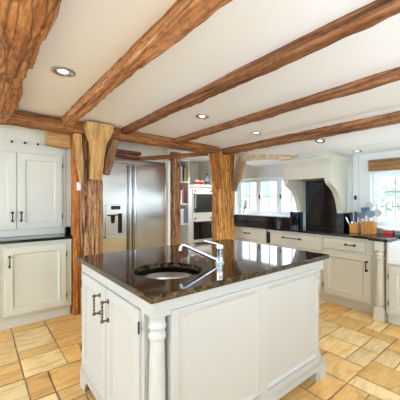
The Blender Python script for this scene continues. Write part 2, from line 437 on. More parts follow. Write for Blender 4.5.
b = MB(); YS = 3.40; ZT = 2.38
def ceil_slab(prof, ya, yb):
    for (a, za), (c, zb) in zip(prof, prof[1:]):
        b.add([(a, ya, za), (c, ya, zb), (c, yb, zb), (a, yb, za), (a, ya, ZT), (c, ya, ZT), (c, yb, ZT), (a, yb, ZT)],
              [(3, 2, 1, 0), (4, 5, 6, 7), (0, 1, 5, 4), (2, 3, 7, 6)])
ceil_slab(CP, Y0 - 0.1, YS); ceil_slab([(X0, 2.22), (XW + 0.25, 2.20)], YS, YF + 0.1)   # the ceiling drops over the range side
struct(b.build('ceiling', 'ceil', fix=False))

def wall_x(name, x0, x1, y0, y1, zt, holes, m):
    """wall with faces at x0, x1 and rectangular holes (ya, yb, za, zb), sorted by y"""
    b = MB(); y = y0
    for (ya, yb, za, zb) in sorted(holes):
        b.box(x0, x1, y, ya, 0, zt); b.box(x0, x1, ya, yb, 0, za); b.box(x0, x1, ya, yb, zb, zt); y = yb
    b.box(x0, x1, y, y1, 0, zt)
    return struct(b.build(name, m))
W1 = (2.50, 3.95, 1.065, 1.735); W2 = (0.55, 1.50, 0.985, 1.695)
W5 = (-1.75, -0.15, 0.8, 1.75)
W4 = (-0.5, 2.9, 0.75, 2.1)
wall_x('wall_right', XW, XW + 0.24, Y0 - 0.1, YF + 0.1, 2.3, [W1, W2, W5], 'pale')
wall_x('wall_left', X0 - 0.2, X0, Y0 - 0.1, YF + 0.1, 2.3, [W4], 'wall')
b = MB(); W3 = (-0.2, 2.0, 0.85, 2.05)
b.box(X0, W3[0], Y0 - 0.2, Y0, 0, 2.3); b.box(W3[1], XW, Y0 - 0.2, Y0, 0, 2.3); b.box(W3[0], W3[1], Y0 - 0.2, Y0, 0, W3[2]); b.box(W3[0], W3[1], Y0 - 0.2, Y0, W3[3], 2.3)
struct(b.build('wall_front', 'wall'))
struct(MB().box(X0, 1.28, 4.08, 4.2, 0, 2.24).build('wall_back', 'wall'))
struct(MB().box(0.945, 0.985, 3.78, 4.08, 0, 2.21).box(0.945, 0.985, 3.745, 3.78, 1.005, 2.21).box(0.884, 0.945, 3.745, 4.08, 1.005, 2.21).build('trim_2', 'wall'))
struct(MB().box(1.28, 2.56, 4.17, 4.30, 1.96, 2.22).box(1.22, 1.28, 4.2, 4.9, 0, 2.22).box(1.22, 2.64, 4.9, 5.0, 0, 2.22).box(2.53, 2.60, 4.14, 4.9, 0, 2.2).build('wall_niche', 'wall'))
struct(MB().box(2.64, XW, YF, YF + 0.1, 0, 2.2).build('wall_far', 'pale'))
struct(MB().box(4.015, XW, 1.635, 1.705, 0.925, 1.985).build('trim_1', 'pale', bevel=0.006))

def window_x(name, x, hole, n_case, parts, split=2, rows=2):
    """casement window standing in a wall of constant x. The frame carries casements, glazing bars, panes and latches"""
    ya, yb, za, zb = hole; fw = 0.035
    b = MB(); b.box(x, x + 0.07, ya, yb, za, za + fw).box(x, x + 0.07, ya, yb, zb - fw, zb).box(x, x + 0.07, ya, ya + fw, za + fw, zb - fw).box(x, x + 0.07, yb - fw, yb, za + fw, zb - fw)
    cw = (yb - ya - 2 * fw) / n_case
    for i in range(1, n_case):
        yc = ya + fw + cw * i; b.box(x, x + 0.07, yc - 0.02, yc + 0.02, za + fw, zb - fw)
    root = struct(b.build(name, 'white', bevel=0.003))
    for i in range(n_case):
        y0 = ya + fw + cw * i + (0.021 if i else 0.001); y1 = ya + fw + cw * (i + 1) - (0.021 if i < n_case - 1 else 0.001)
        z0, z1 = za + fw + 0.001, zb - fw - 0.001; s = 0.032
        c = MB().box(x + 0.012, x + 0.055, y0, y1, z0, z0 + s).box(x + 0.012, x + 0.055, y0, y1, z1 - s, z1).box(x + 0.012, x + 0.055, y0, y0 + s, z0 + s, z1 - s).box(x + 0.012, x + 0.055, y1 - s, y1, z0 + s, z1 - s)
        co = c.build('casement', 'white', root, bevel=0.002)
        MB().box(x + 0.036, x + 0.040, y0 + s, y1 - s, z0 + s, z1 - s).build('pane', 'glass', co)
        g = MB()
        for k in range(1, split):
            yc = y0 + s + (y1 - y0 - 2 * s) * k / split; g.box(x + 0.028, x + 0.048, yc - 0.005, yc + 0.005, z0 + s, z1 - s)
        for k in range(1, rows):
            zc = z0 + s + (z1 - z0 - 2 * s) * k / rows; g.box(x + 0.029, x + 0.047, y0 + s, y1 - s, zc - 0.005, zc + 0.005)
        g.build('glazing_bar', 'lead', co)
        if parts and i < n_case - 1:
            MB().box(x - 0.012, x + 0.012, y1 - 0.02, y1 - 0.006, (z0 + z1) / 2 - 0.045, (z0 + z1) / 2 + 0.03).build('latch', 'bronze', co)
    return root
w1 = window_x('window_1', 4.15, W1, 3, True)
MB().box(4.02, 4.149, W1[0], W1[1], 1.045, 1.067).build('window_sill', 'white', w1, bevel=0.004)
w2 = window_x('window_2', 4.15, W2, 2, True, 2, 3)
MB().box(4.0, 4.149, W2[0] , W2[1] , 0.965, 0.987).build('window_sill', 'white', w2, bevel=0.004)
window_x('window_5', 4.09, W5, 3, False)
w4 = window_x('window_4', X0 - 0.1, W4, 3, False)
def window_y(name, y, hole, n):
    xa, xb, za, zb = hole; fw = 0.05; b = MB()
    b.box(xa, xb, y, y + 0.07, za, za + fw).box(xa, xb, y, y + 0.07, zb - fw, zb)
    for i in range(n + 1):
        xc = xa + 0.025 + (xb - xa - 0.05) * i / n; b.box(xc - 0.025, xc + 0.025, y, y + 0.07, za + fw, zb - fw)
    r = struct(b.build(name, 'white', bevel=0.003))
    MB().box(xa + 0.05, xb - 0.05, y + 0.02, y + 0.024, za + fw, zb - fw).build('pane', 'glass', r)
window_y('window_3', Y0 - 0.12, W3, 3)

# ================================================================== OUTSIDE
struct(MB().box(4.3, 16, -6, 16, -0.25, -0.05).build('ground', 'grass'))
nb = thing('brick_house', 'pinkish brick house outside beyond the worktop window', 'house', (9.1, 8.2, -0.05))
MB().box(8.4, 9.8, 5.2, 11.5, -0.05, 4.5).build('brick_wall', 'brick', nb)
for yy in (6.3, 7.25):
    f = MB().box(8.34, 8.399, yy, yy + 0.1, 1.35, 2.5).box(8.34, 8.399, yy + 0.6, yy + 0.7, 1.35, 2.5).box(8.34, 8.399, yy + 0.1, yy + 0.6, 1.35, 1.43).box(8.34, 8.399, yy + 0.1, yy + 0.6, 2.42, 2.5).build('house_window', 'white', nb)
    MB().box(8.36, 8.38, yy + 0.1, yy + 0.6, 1.43, 2.42).build('house_pane', mat('blue_window_glass', srgb(160, 185, 210), 0.3), f)
def bush(name, label, c, r, seed):
    rnd = random.Random(seed); b = MB()
    for i in range(420):
        d = Vector((rnd.gauss(0, 1), rnd.gauss(0, 1), rnd.gauss(0, 1))).normalized() * (0.55 + 0.45 * rnd.random())
        p = Vector(c) + Vector((d.x * r[0], d.y * r[1], d.z * r[2])); s = 0.13
        u = Vector((rnd.gauss(0, 1), rnd.gauss(0, 1), rnd.gauss(0, 1))).normalized(); v = u.orthogonal().normalized()
        b.add([p - u * s, p + v * s * 0.5, p + u * s, p - v * s * 0.5], [(0, 1, 2, 3)])
    t = thing(name, label, 'shrub', (c[0], c[1], -0.05)); b.build('foliage', 'leaf', t, fix=False)
    MB().tube([(c[0], c[1], -0.05), (c[0], c[1], c[2])], 0.03, 8).build('trunk', 'leaf', t)
bush('garden_shrub', 'leafy green shrub outside on the lawn beyond the sink window', (8.0, 2.6, 1.75), (0.9, 1.3, 0.8), 3)

# ================================================================== TIMBER FRAME
G = 'ceiling joists'
o = timber('ceiling_joist', (0.10, -1.0, 2.15), (0.10, 3.29, 2.15), 0.34, 0.18, m='rough', seed=3, rough=0.035,
           prof=[(0, 1.0, 1, 0, 0), (0.5, 1.0, 1, 0, 0), (0.56, 1.12, 1.1, 0.0, 0), (0.62, 1.02, 1, 0.0, 0), (0.72, 0.95, 1, 0.0, 0), (0.86, 1.02, 1.05, -0.015, 0), (1, 0.85, 1, 0.02, 0)])
tag(o, 'broad gnarled oak joist at top left, rougher than the other ceiling beams', 'beam', G)
for (xa, xb, w, h, lab, sd) in [
    (0.735, 0.765, 0.105, 0.09, 'brown oak joist meeting the crossbeam directly above the near post with the tan bracket', 5),
    (1.375, 1.41, 0.085, 0.08, 'oak joist above the tall fridge, third ceiling beam from the left', 8),
    (2.11, 2.17, 0.085, 0.075, 'slim dark oak joist second from the right, passing between two downlights', 9),
    (3.02, 3.06, 0.12, 0.095, 'rightmost oak joist running into the top of the central post', 12)]:
    z = cz((xa + xb) / 2) - h / 2 + 0.012
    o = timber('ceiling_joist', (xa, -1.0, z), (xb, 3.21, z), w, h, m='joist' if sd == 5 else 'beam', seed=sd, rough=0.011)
    tag(o, lab, 'beam', G)
o = timber('crossbeam', (-1.6, 3.36, 2.165), (2.935, 3.30, 2.107), 0.18, 0.125, m='beamdark', seed=21, rough=0.012)
tag(o, 'long oak crossbeam spanning from the left wall over the posts', 'beam')

# near post with its brackets
p = thing('timber_post', 'oak post with tan bracket and white switch beside the left cupboards', 'post', (1.08, 3.48, 0))
q = child(timber('main_post', (1.09, 3.50, 0.0), (1.09, 3.50, 2.09), 0.255, 0.22, up=(0, -1, 0), m='post', seed=31, rough=0.014), p)
q = child(timber('side_plank', (0.925, 3.50, 0.0), (0.925, 3.50, 2.09), 0.08, 0.12, up=(0, -1, 0), m='orange', seed=32, rough=0.006), p)
q = child(timber('front_bracket', (1.09, 3.27, 1.565), (1.085, 3.185, 2.185), 0.15, 0.14, up=(0, -1, 0), m='tan', seed=33, rough=0.005, n=24, sq=9,
      prof=[(0, 0.80, 0.8, 0, -0.01), (0.35, 0.88, 0.9, 0, 0), (0.62, 1.05, 1, 0, 0.0), (0.82, 1.7, 1.1, 0.0, 0.01), (0.9, 2.0, 1.15, 0.0, 0.01), (1, 2.05, 1.15, 0.0, 0.01)]), p)
q = child(timber('side_brace', (1.235, 3.38, 1.64), (1.325, 3.37, 2.085), 0.11, 0.13, up=(0, -1, 0), m='post', seed=34, rough=0.012, n=14,
      prof=[(0, 0.6, 1, 0, 0), (0.3, 1, 1, 0, 0), (1, 1.0, 1, 0, 0)]), p)
q = child(timber('left_brace', (0.955, 3.38, 1.52), (0.905, 3.36, 2.085), 0.07, 0.09, up=(0, -1, 0), m='tan', seed=35, rough=0.006, n=14,
      prof=[(0, 0.4, 0.8, 0, 0), (0.4, 1, 1, 0, 0), (1, 1.1, 1, 0, 0)]), p)
o = timber('timber_stub', (0.635, 3.60, 2.03), (0.875, 3.60, 2.02), 0.17, 0.17, m='tan', seed=36, rough=0.006, sq=6,
      prof=[(0, 0.95, 0.92, 0, 0.004), (0.5, 1, 1, 0, 0), (1, 1, 1, 0, 0)])
tag(o, 'short tan oak beam end projecting left of the near post above the cupboard', 'beam')
# the post's light switch
sw = thing('light_switch', 'white light switch on the left edge of the near post', 'switch', (0.925, 3.425, 1.43))
MB().box(0.918, 0.962, 3.412, 3.434, 1.44, 1.535).build('back_box', 'white', sw, bevel=0.004)
MB().box(0.932, 0.948, 3.404, 3.4115, 1.475, 1.505).build('rocker', 'ceramic', sw, bevel=0.002)

# central post
p = thing('timber_post', 'central honey-brown oak post behind the island with curved braces at its top', 'post', (3.11, 3.30, 0))
child(timber('main_post', (3.11, 3.30, 0.0), (3.11, 3.30, 2.085), 0.335, 0.20, up=(0, -1, 0), m='honey', seed=41, rough=0.014), p)
child(timber('left_brace', (2.935, 3.20, 1.50), (2.83, 3.22, 2.035), 0.09, 0.10, up=(0, -1, 0), m='orange', seed=42, rough=0.007, n=16,
      prof=[(0, 0.7, 1, 0, 0), (0.4, 1.1, 1, 0, 0), (1, 1.3, 1, 0, 0)]), p)
child(timber('front_brace', (3.22, 3.17, 1.47), (3.27, 3.08, 2.02), 0.085, 0.085, up=(0, -1, 0), m='grey', seed=43, rough=0.007, n=16,
      prof=[(0, 0.8, 0.9, 0, 0), (0.5, 1, 1, 0.0, 0), (1, 1.1, 1, 0, 0)]), p)
child(timber('right_brace', (3.31, 3.20, 1.56), (3.41, 3.18, 1.985), 0.12, 0.10, up=(0, -1, 0), m='tan', seed=44, rough=0.008, n=16,
      prof=[(0, 0.3, 1, 0.02, 0), (0.35, 1, 1, 0, 0), (1, 1.1, 1, 0, 0)]), p)
# far slim post
tag(timber('timber_post', (2.72, 4.09, 0.0), (2.72, 4.09, 2.155), 0.165, 0.10, up=(0, -1, 0), m='post', seed=51, rough=0.008),
    'slim oak post between the steel fridge and the bookshelf', 'post')
o = timber('lintel_beam', (1.29, 4.10, 2.075), (2.05, 4.10, 2.06), 0.10, 0.055, m='red', seed=52, rough=0.004)
tag(o, 'upper of two short red-brown beams above the fridge', 'beam')
o = timber('lintel_beam', (1.29, 4.10, 2.0), (2.05, 4.10, 1.988), 0.10, 0.05, m='red', seed=53, rough=0.004)
tag(o, 'lower of two short red-brown beams, just above the fridge top', 'beam')
o = timber('tie_beam', (2.06, 4.08, 1.985), (2.93, 3.47, 2.075), 0.07, 0.06, m='beamdark', seed=54, rough=0.008)
tag(o, 'thin oak beam slanting from above the fridge towards the central post', 'beam')
o = timber('curved_beam', (3.24, 3.15, 2.03), (3.60, 2.28, 1.935), 0.07, 0.115, m='paleoak', seed=55, rough=0.007,
           prof=[(0, 1, 1.3, 0, -0.02), (0.35, 1, 1.2, 0, 0.016), (0.7, 1, 0.85, 0, 0.014), (1, 1, 0.5, 0, 0)])
tag(o, 'pale bowed beam under the ceiling above the worktop window, ending at the hood', 'beam')
o = timber('window_lintel', (4.085, 1.515, 1.777), (4.085, 0.5, 1.777), 0.12, 0.15, m='lintel', seed=56, rough=0.005, sq=9)
tag(o, 'tan oak lintel over the sink window', 'lintel')

# ================================================================== LEFT CABINETS
bc = thing('base_cabinet', 'cream base cabinet under the left worktop beside the near post', 'cabinet', (0.25, 3.75, 0))
MB().box(-0.55, 0.872, 3.47, 4.07, 0.12, 0.888).build('body', 'paint', bc, bevel=0.002)
MB().box(-0.55, 0.87, 3.515, 3.56, 0.0, 0.12).build('plinth', 'paint', bc)
for x0, x1, hx in ((0.232, 0.812, 0.275), (-0.42, 0.185, 0.14)):
    d = MB().panel((x0, 3.47, 0.145), w=x1 - x0, h=0.70, loops=DOOR, **FACE_Y).build('door', 'paint', bc)
    handle((hx, 3.448, 0.70), (1, 0, 0), (0, -1, 0), 0.10, True, 'pewter', d)
    for z in (0.25, 0.72): hinge((x1 + 0.004 if x0 > 0 else x0 - 0.004, 3.449, z), d)
tag(recentre(MB().prism([(-0.55, 3.415, 0), (0.872, 3.415, 0), (0.872, 3.575, 0), (0.935, 3.64, 0), (0.935, 4.07, 0), (-0.55, 4.07, 0)], (0, 0, 0.89), (0, 0, 0.03)).build('worktop', 'black', bevel=0.004)), 'black granite worktop on the left below the wall cupboard', 'worktop')
tag(recentre(MB().box(0.86, 0.935, 3.69, 3.74, 0.922, 1.0).build('granite_upstand', 'black', bevel=0.003)), 'small dark granite upstand at the right end of the left worktop', 'upstand')
wc = thing('wall_cupboard', 'cream two-door cupboard standing on the left worktop', 'cupboard', (0.3, 3.9, 0.921))
MB().box(-0.45, 0.88, 3.742, 4.07, 0.922, 2.205).build('body', 'paint', wc, bevel=0.002)
for x0, x1, hx in ((0.372, 0.828, 0.408), (-0.095, 0.362, 0.325)):
    d = MB().panel((x0, 3.742, 1.0), w=x1 - x0, h=0.86, loops=[(0, 0), (0, 0.018), (0.003, 0.021), (0.075, 0.021), (0.079, 0.014), (0.085, 0.012)], **FACE_Y).build('door', 'paint', wc)
    handle((hx, 3.721, 1.145), (1, 0, 0), (0, -1, 0), 0.09, True, 'bronze', d)
    for z in (1.13, 1.74): hinge((x1 + 0.005 if x0 > 0 else x0 - 0.005, 3.722, z), d)
for x in (0.32, 0.445, 0.573):
    MB().lathe([(0.013, 0.0), (0.013, 0.012), (0.008, 0.018)], (x, 3.741, 1.975), 12, 'Y').build('peg', 'bronze', wc).location = (0, -0.018, 0)

# ================================================================== ISLAND
IX0, IX1, IY0, IY1 = 0.575, 2.081, 1.051, 2.155
isl = thing('kitchen_island', 'large ivory panelled kitchen island in the middle of the floor', 'island', ((IX0 + IX1) / 2, (IY0 + IY1) / 2, 0))
ax0, ax1, ay0, ay1 = IX0 + 0.03, IX1 - 0.03, IY0 + 0.03, IY1 - 0.03
N_ = 0.088
notch = [(ax0 + N_, ay0, 0), (ax1 - N_, ay0, 0), (ax1 - N_, ay0 + N_, 0), (ax1, ay0 + N_, 0), (ax1, ay1, 0), (ax0, ay1, 0), (ax0, ay0 + N_, 0), (ax0 + N_, ay0 + N_, 0)]
WT = 0.05
bd = MB().prism(notch[:3] + [(ax1 - N_ - 0.0, ay0 + N_ + 0.02, 0), (ax0 + N_, ay0 + N_ + 0.02, 0), (ax0 + N_, ay0 + N_, 0)], (0, 0, 0.135), (0, 0, 0.675))
bd.box(ax1 - WT - N_, ax1, ay0 + N_ + 0.0, ay1, 0.135, 0.81).box(ax0, ax0 + 0.07, ay0 + N_, ay1, 0.135, 0.81).box(ax0 + N_, ax1 - N_ - WT, ay1 - WT, ay1, 0.135, 0.81)
bd.box(ax0, ax1, ay0, ay0 + N_ + 0.02, 0.81, 0.888).box(ax0, ax0 + 0.07, ay0 + N_ + 0.02, ay1, 0.81, 0.888).box(ax1 - N_ - WT, ax1, ay0 + N_ + 0.02, ay1, 0.81, 0.888).box(ax0 + N_, ax1 - N_ - WT, ay1 - WT, ay1, 0.81, 0.888)
bd.box(ax0, ax1, ay0, ay1, 0.115, 0.135)
bd.build('body', 'island', isl)
# base board with bracket feet: arched gap between the feet
def foot_board(O, U, N, w, t, foot=0.16, hgt=0.118, gap=0.088):
    O, U, N = Vector(O), Vector(U), Vector(N); pts = [(0, 0), (foot - 0.05, 0), (foot - 0.048, 0.03), (foot - 0.025, 0.068), (foot, gap), (w - foot, gap), (w - foot + 0.025, 0.068), (w - foot + 0.048, 0.03), (w - foot + 0.05, 0), (w, 0), (w, hgt), (0, hgt)]
    b = MB().prism([O + U * a + Vector((0, 0, c)) for a, c in pts], (0, 0, 0), N * t)
    return b
e = 0.013
foot_board((ax0 - e, ay0, 0), (1, 0, 0), (0, -1, 0), ax1 - ax0 + 2 * e, e, 0.13).build('plinth', 'island', isl)
foot_board((ax0, ay1, 0), (0, -1, 0), (-1, 0, 0), ay1 - ay0, e, 0.15).build('plinth', 'island', isl)
foot_board((ax1, ay0, 0), (0, 1, 0), (1, 0, 0), ay1 - ay0, e, 0.15).build('plinth', 'island', isl)
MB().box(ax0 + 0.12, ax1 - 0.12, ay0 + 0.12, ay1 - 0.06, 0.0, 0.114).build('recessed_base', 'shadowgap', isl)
for fx in (ax0, ax1):
    MB().box(fx + (0 if fx == ax0 else -0.1), fx + (0.1 if fx == ax0 else 0), ay0, ay0 + 0.1, 0.0, 0.1145).build('corner_block', 'island', isl)
# mouldings above the base
mo = MB()
for (z0, z1, pr) in ((0.118, 0.131, 0.011), (0.131, 0.142, 0.007)):
    mo.box(ax0 - pr, ax1 + pr, ay0 - pr, ay0, z0, z1).box(ax0 - pr, ax0, ay0, ay1, z0, z1)
mo.build('base_moulding', 'island', isl, bevel=0.003)
# front panels
for x0, x1 in ((0.75, 1.285), (1.385, 1.935)):
    MB().panel((x0 - 0.02, ay0 + 0.002, 0.185), w=x1 - x0 + 0.04, h=0.63, loops=[(0, 0.0), (0.001, 0.008), (0.008, 0.013), (0.018, 0.010), (0.027, 0.003), (0.034, 0.0025)], **FACE_Y).build('panel', 'island', isl)
mb = MB().box(1.30, 1.37, ay0 - 0.012, ay0, 0.143, 0.83).box(ax0 + N_, 0.73, ay0 - 0.012, ay0, 0.143, 0.83).box(1.955, ax1 - N_, ay0 - 0.012, ay0, 0.143, 0.83)
mb.box(0.73, 1.30, ay0 - 0.012, ay0, 0.816, 0.83).box(1.37, 1.955, ay0 - 0.012, ay0, 0.816, 0.83)
mb.box(0.73, 1.30, ay0 - 0.012, ay0, 0.143, 0.184).box(1.37, 1.955, ay0 - 0.012, ay0, 0.143, 0.184)
mb.build('frame', 'island', isl, bevel=0.002)
# doors on the left side
for ya, yb, hy in ((1.615, 2.075, 1.70), (1.195, 1.605, 1.565)):
    d = MB().panel((ax0, yb, 0.155), w=yb - ya, h=0.665, loops=[(0, 0), (0, 0.014), (0.003, 0.016), (0.060, 0.016), (0.064, 0.019), (0.072, 0.017), (0.080, 0.006), (0.088, 0.005)], **FACE_X).build('door', 'island', isl)
    handle((ax0 - 0.016, hy, 0.705), (0, -1, 0), (-1, 0, 0), 0.105, True, 'pewter', d)
    for z in (0.29, 0.74): hinge((ax0 - 0.016, yb + 0.005 if hy > 1.6 else ya - 0.005, z), d)
# turned corner columns
def column(cx, cy, z0, z1, r, parent, m='island', slim=1.0):
    h = z1 - z0
    prof = [(r * 1.0, 0), (r * 1.0, 0.03 * h), (r * 1.08, 0.04 * h), (r * 1.08, 0.06 * h), (r * 0.9, 0.075 * h), (r * 0.9, 0.085 * h), (r * 1.0, 0.10 * h), (r * 0.98, 0.3 * h),
            (r * 0.92, 0.6 * h), (r * 0.82, 0.82 * h), (r * 0.82, 0.835 * h), (r * 0.98, 0.845 * h), (r * 1.02, 0.86 * h), (r * 0.98, 0.875 * h), (r * 0.84, 0.89 * h), (r * 0.84, 0.905 * h),
            (r * 1.02, 0.915 * h), (r * 1.06, 0.925 * h), (r * 1.02, 0.935 * h), (r * 0.92, 0.945 * h), (r * 0.92, 0.98 * h), (r * 1.06, h)]
    prof = [(a * (slim if 0.08 * h < b < 0.84 * h or 0.88 * h < b < 0.91 * h else 1), b) for a, b in prof]
    return MB().lathe(prof, (cx, cy, z0), 32).build('column', m, parent)
rc = 0.0405
column(ax0 + 0.0445, ay0 + 0.0445, 0.1355, 0.8095, rc, isl)
column(ax1 - 0.0445, ay0 + 0.0445, 0.1355, 0.8095, rc, isl, slim=0.72)

# worktop with a round hole
SX, SY, SR = 0.888, 1.412, 0.197
def slab_with_hole(x0, x1, y0, y1, z0, z1, c, r, n=64, ch=0.004):
    bm = bmesh.new()
    loops = {}
    def ring(pts, z): return [bm.verts.new((p[0], p[1], z)) for p in pts]
    outer = [(x0, y0), (x1, y0), (x1, y1), (x0, y1)]
    inner_o = [(x0 + ch, y0 + ch), (x1 - ch, y0 + ch), (x1 - ch, y1 - ch), (x0 + ch, y1 - ch)]
    circ = lambda rr: [(c[0] + rr * math.cos(2 * PI * k / n), c[1] + rr * math.sin(2 * PI * k / n)) for k in range(n)]
    ob, ob2, ot2, ot = ring(inner_o, z0), ring(outer, z0 + ch), ring(outer, z1 - ch), ring(inner_o, z1)
    hb, ht2, ht = ring(circ(r), z0), ring(circ(r), z1 - 0.003), ring(circ(r + 0.003), z1)
    def bridge(A, B, flip=False):
        m = len(A)
        for k in range(m):
            f = [A[k], A[(k + 1) % m], B[(k + 1) % m], B[k]]
            bm.faces.new(f[::-1] if flip else f)
    bridge(ob, ob2); bridge(ob2, ot2); bridge(ot2, ot); bridge(hb, ht2, True); bridge(ht2, ht, True)
    for A, Bq in ((ot, ht), (ob, hb)):
        es = []
        for L_ in (A, Bq):
            for k in range(len(L_)):
                e_ = bm.edges.get((L_[k], L_[(k + 1) % len(L_)])) or bm.edges.new((L_[k], L_[(k + 1) % len(L_)])); es.append(e_)
        bmesh.ops.triangle_fill(bm, use_beauty=True, use_dissolve=False, edges=es)
    bmesh.ops.recalc_face_normals(bm, faces=bm.faces)
    me = bpy.data.meshes.new('island_worktop'); bm.to_mesh(me); bm.free()
    o = bpy.data.objects.new('island_worktop', me); C.objects.link(o); me.materials.append(M['granite'])
    return o
tag(recentre(slab_with_hole(IX0, IX1, IY0, IY1, 0.889, 0.92, (SX, SY), SR)), 'polished dark brown granite worktop on the island with a round sink cut-out', 'worktop')
# the sink bowl needs room inside the island body: it hangs in the cut-out
snk = thing('round_sink', 'round stainless steel sink bowl set into the island worktop', 'sink', (SX, SY, 0.74))
MB().lathe([(0.001, 0.745), (0.10, 0.745), (0.15, 0.757), (0.178, 0.785), (0.190, 0.83), (0.194, 0.852), (0.1985, 0.852), (0.1985, 0.8565), (0.192, 0.857), (0.1885, 0.83), (0.176, 0.79), (0.148, 0.762), (0.10, 0.75), (0.001, 0.75)], (SX, SY, 0), 48, caps=False).build('bowl', 'bowl', snk)
MB().lathe([(0.001, 0.7505), (0.034, 0.7505), (0.036, 0.754), (0.030, 0.7545), (0.028, 0.752), (0.001, 0.752)], (SX, SY, 0), 24, caps=False).build('drain', 'chrome', snk)

# tap
tx, ty = 1.235, 1.345
tap = thing('kitchen_tap', 'chrome mixer tap with long rising spout beside the round sink', 'tap', (tx, ty, 0.921))
MB().lathe([(0.030, 0.9205), (0.030, 0.927), (0.0235, 0.932), (0.0225, 0.94), (0.0225, 1.01), (0.024, 1.015), (0.024, 1.03), (0.018, 1.043), (0.006, 1.048)], (tx, ty, 0), 24).build('tap_body', 'chrome', tap)
tip = Vector((1.0, 1.42, 1.055)); base = Vector((tx - 0.005, ty + 0.0, 0.935)); dirn = (tip - base)
sp = [base + dirn * t for t in [0, 0.2, 0.4, 0.6, 0.8, 0.93]] + [tip + Vector((0, 0, -0.002)), tip + Vector((-0.012, 0.004, -0.012)), tip + Vector((-0.016, 0.005, -0.035))]
MB().tube(sp, [0.013, 0.012, 0.0115, 0.0115, 0.0115, 0.012, 0.0125, 0.0125, 0.013], 14).build('spout', 'chrome', tap)
MB().tube([(tx, ty, 1.036), (tx - 0.03, ty + 0.01, 1.05), (tx - 0.10, ty + 0.035, 1.07)], [0.008, 0.007, 0.0055], 10).build('lever', 'chrome', tap)

# ================================================================== RIGHT RUN
FX = 3.562
def cab_unit(name, label, ya, yb, x=FX):
    return thing(name, label, 'cabinet', (3.8, (ya + yb) / 2, 0)), ya, yb
def carcass(t, ya, yb, x=FX, plinth=0.05):
    MB().box(x, 4.03, ya, yb, 0.105, 0.878).build('body', 'paint', t, bevel=0.002)
    MB().box(x + plinth, x + plinth + 0.04, ya, yb, 0.0, 0.104).build('plinth', 'paint', t)
def xdoor(t, ya, yb, z0, z1, hy=None, hz=0.57, x=FX, hl=0.10, hg=None, name='door', loops=DOOR, horiz=False):
    d = MB().panel((x, yb, z0), w=yb - ya, h=z1 - z0, loops=loops, **FACE_X).build(name, 'paint', t)
    if hy is not None: handle((x - 0.022, hy, hz), (0, -1, 0), (-1, 0, 0), hl, not horiz, 'bronze', d, twist=True)
    if hg is not None:
        for z in (z0 + 0.1, z1 - 0.12): hinge((x - 0.022, hg, z), d)
    return d
t, ya, yb = cab_unit('base_cabinet', 'cream drawer cabinet beside the central post under the worktop window', 2.815, 4.10)
carcass(t, ya, yb)
xdoor(t, 2.86, 3.42, 0.69, 0.845, 3.17, 0.785, name='drawer', loops=DRAWER, horiz=True, hl=0.09)
xdoor(t, 2.86, 3.42, 0.125, 0.665, 2.93, 0.55)
# narrow dark slot beside the cooking zone
t = thing('base_cabinet', 'narrow cream filler cabinet with a dark shaped slot between two drawer fronts', 'cabinet', (3.8, 2.77, 0))
MB().box(FX + 0.03, 4.03, 2.732, 2.812, 0.105, 0.878).build('body', 'paint', t)
MB().box(FX + 0.08, FX + 0.12, 2.732, 2.812, 0, 0.104).build('plinth', 'paint', t)
MB().box(FX + 0.012, FX + 0.0295, 2.75, 2.80, 0.66, 0.83).build('slot', 'blackp', t, bevel=0.003)
MB().lathe([(0.012, 0), (0.018, 0.01), (0.018, 0.03), (0.010, 0.045), (0.012, 0.07)], (FX + 0.004, 2.775, 0.77), 12).build('finial', 'bronze', t)
t, ya, yb = cab_unit('base_cabinet', 'cream cabinet with one long drawer and long bar handle below the hood', 1.888, 2.73)
carcass(t, ya, yb)
xdoor(t, 1.915, 2.70, 0.665, 0.845, 2.335, 0.785, name='drawer', loops=DRAWER, horiz=True, hl=0.27)
xdoor(t, 1.915, 2.30, 0.125, 0.64); xdoor(t, 2.31, 2.70, 0.125, 0.64)
t, ya, yb = cab_unit('base_cabinet', 'cream cabinet with short drawer over a single panelled door left of the turned pillar', 1.285, 1.886)
carcass(t, ya, yb)
xdoor(t, 1.365, 1.866, 0.715, 0.845, 1.528, 0.788, name='drawer', loops=DRAWER, horiz=True, hl=0.10)
xdoor(t, 1.305, 1.866, 0.135, 0.690, 1.345, 0.565, hg=1.872)
# turned pillar
pl = thing('turned_pillar', 'cream turned pillar on a square block between cabinet and sink unit', 'pillar', (3.50, 1.195, 0))
MB().box(3.45, 3.556, 1.142, 1.248, 0.0, 0.15).build('foot_block', 'paint', pl, bevel=0.006)
MB().box(3.455, 3.548, 1.148, 1.242, 0.775, 0.878).build('cap_block', 'paint', pl, bevel=0.003)
column(3.503, 1.195, 0.1505, 0.7745, 0.044, pl, 'paint')
MB().box(3.559, 4.03, 1.128, 1.282, 0.0, 0.878).build('backing', 'paint', pl)
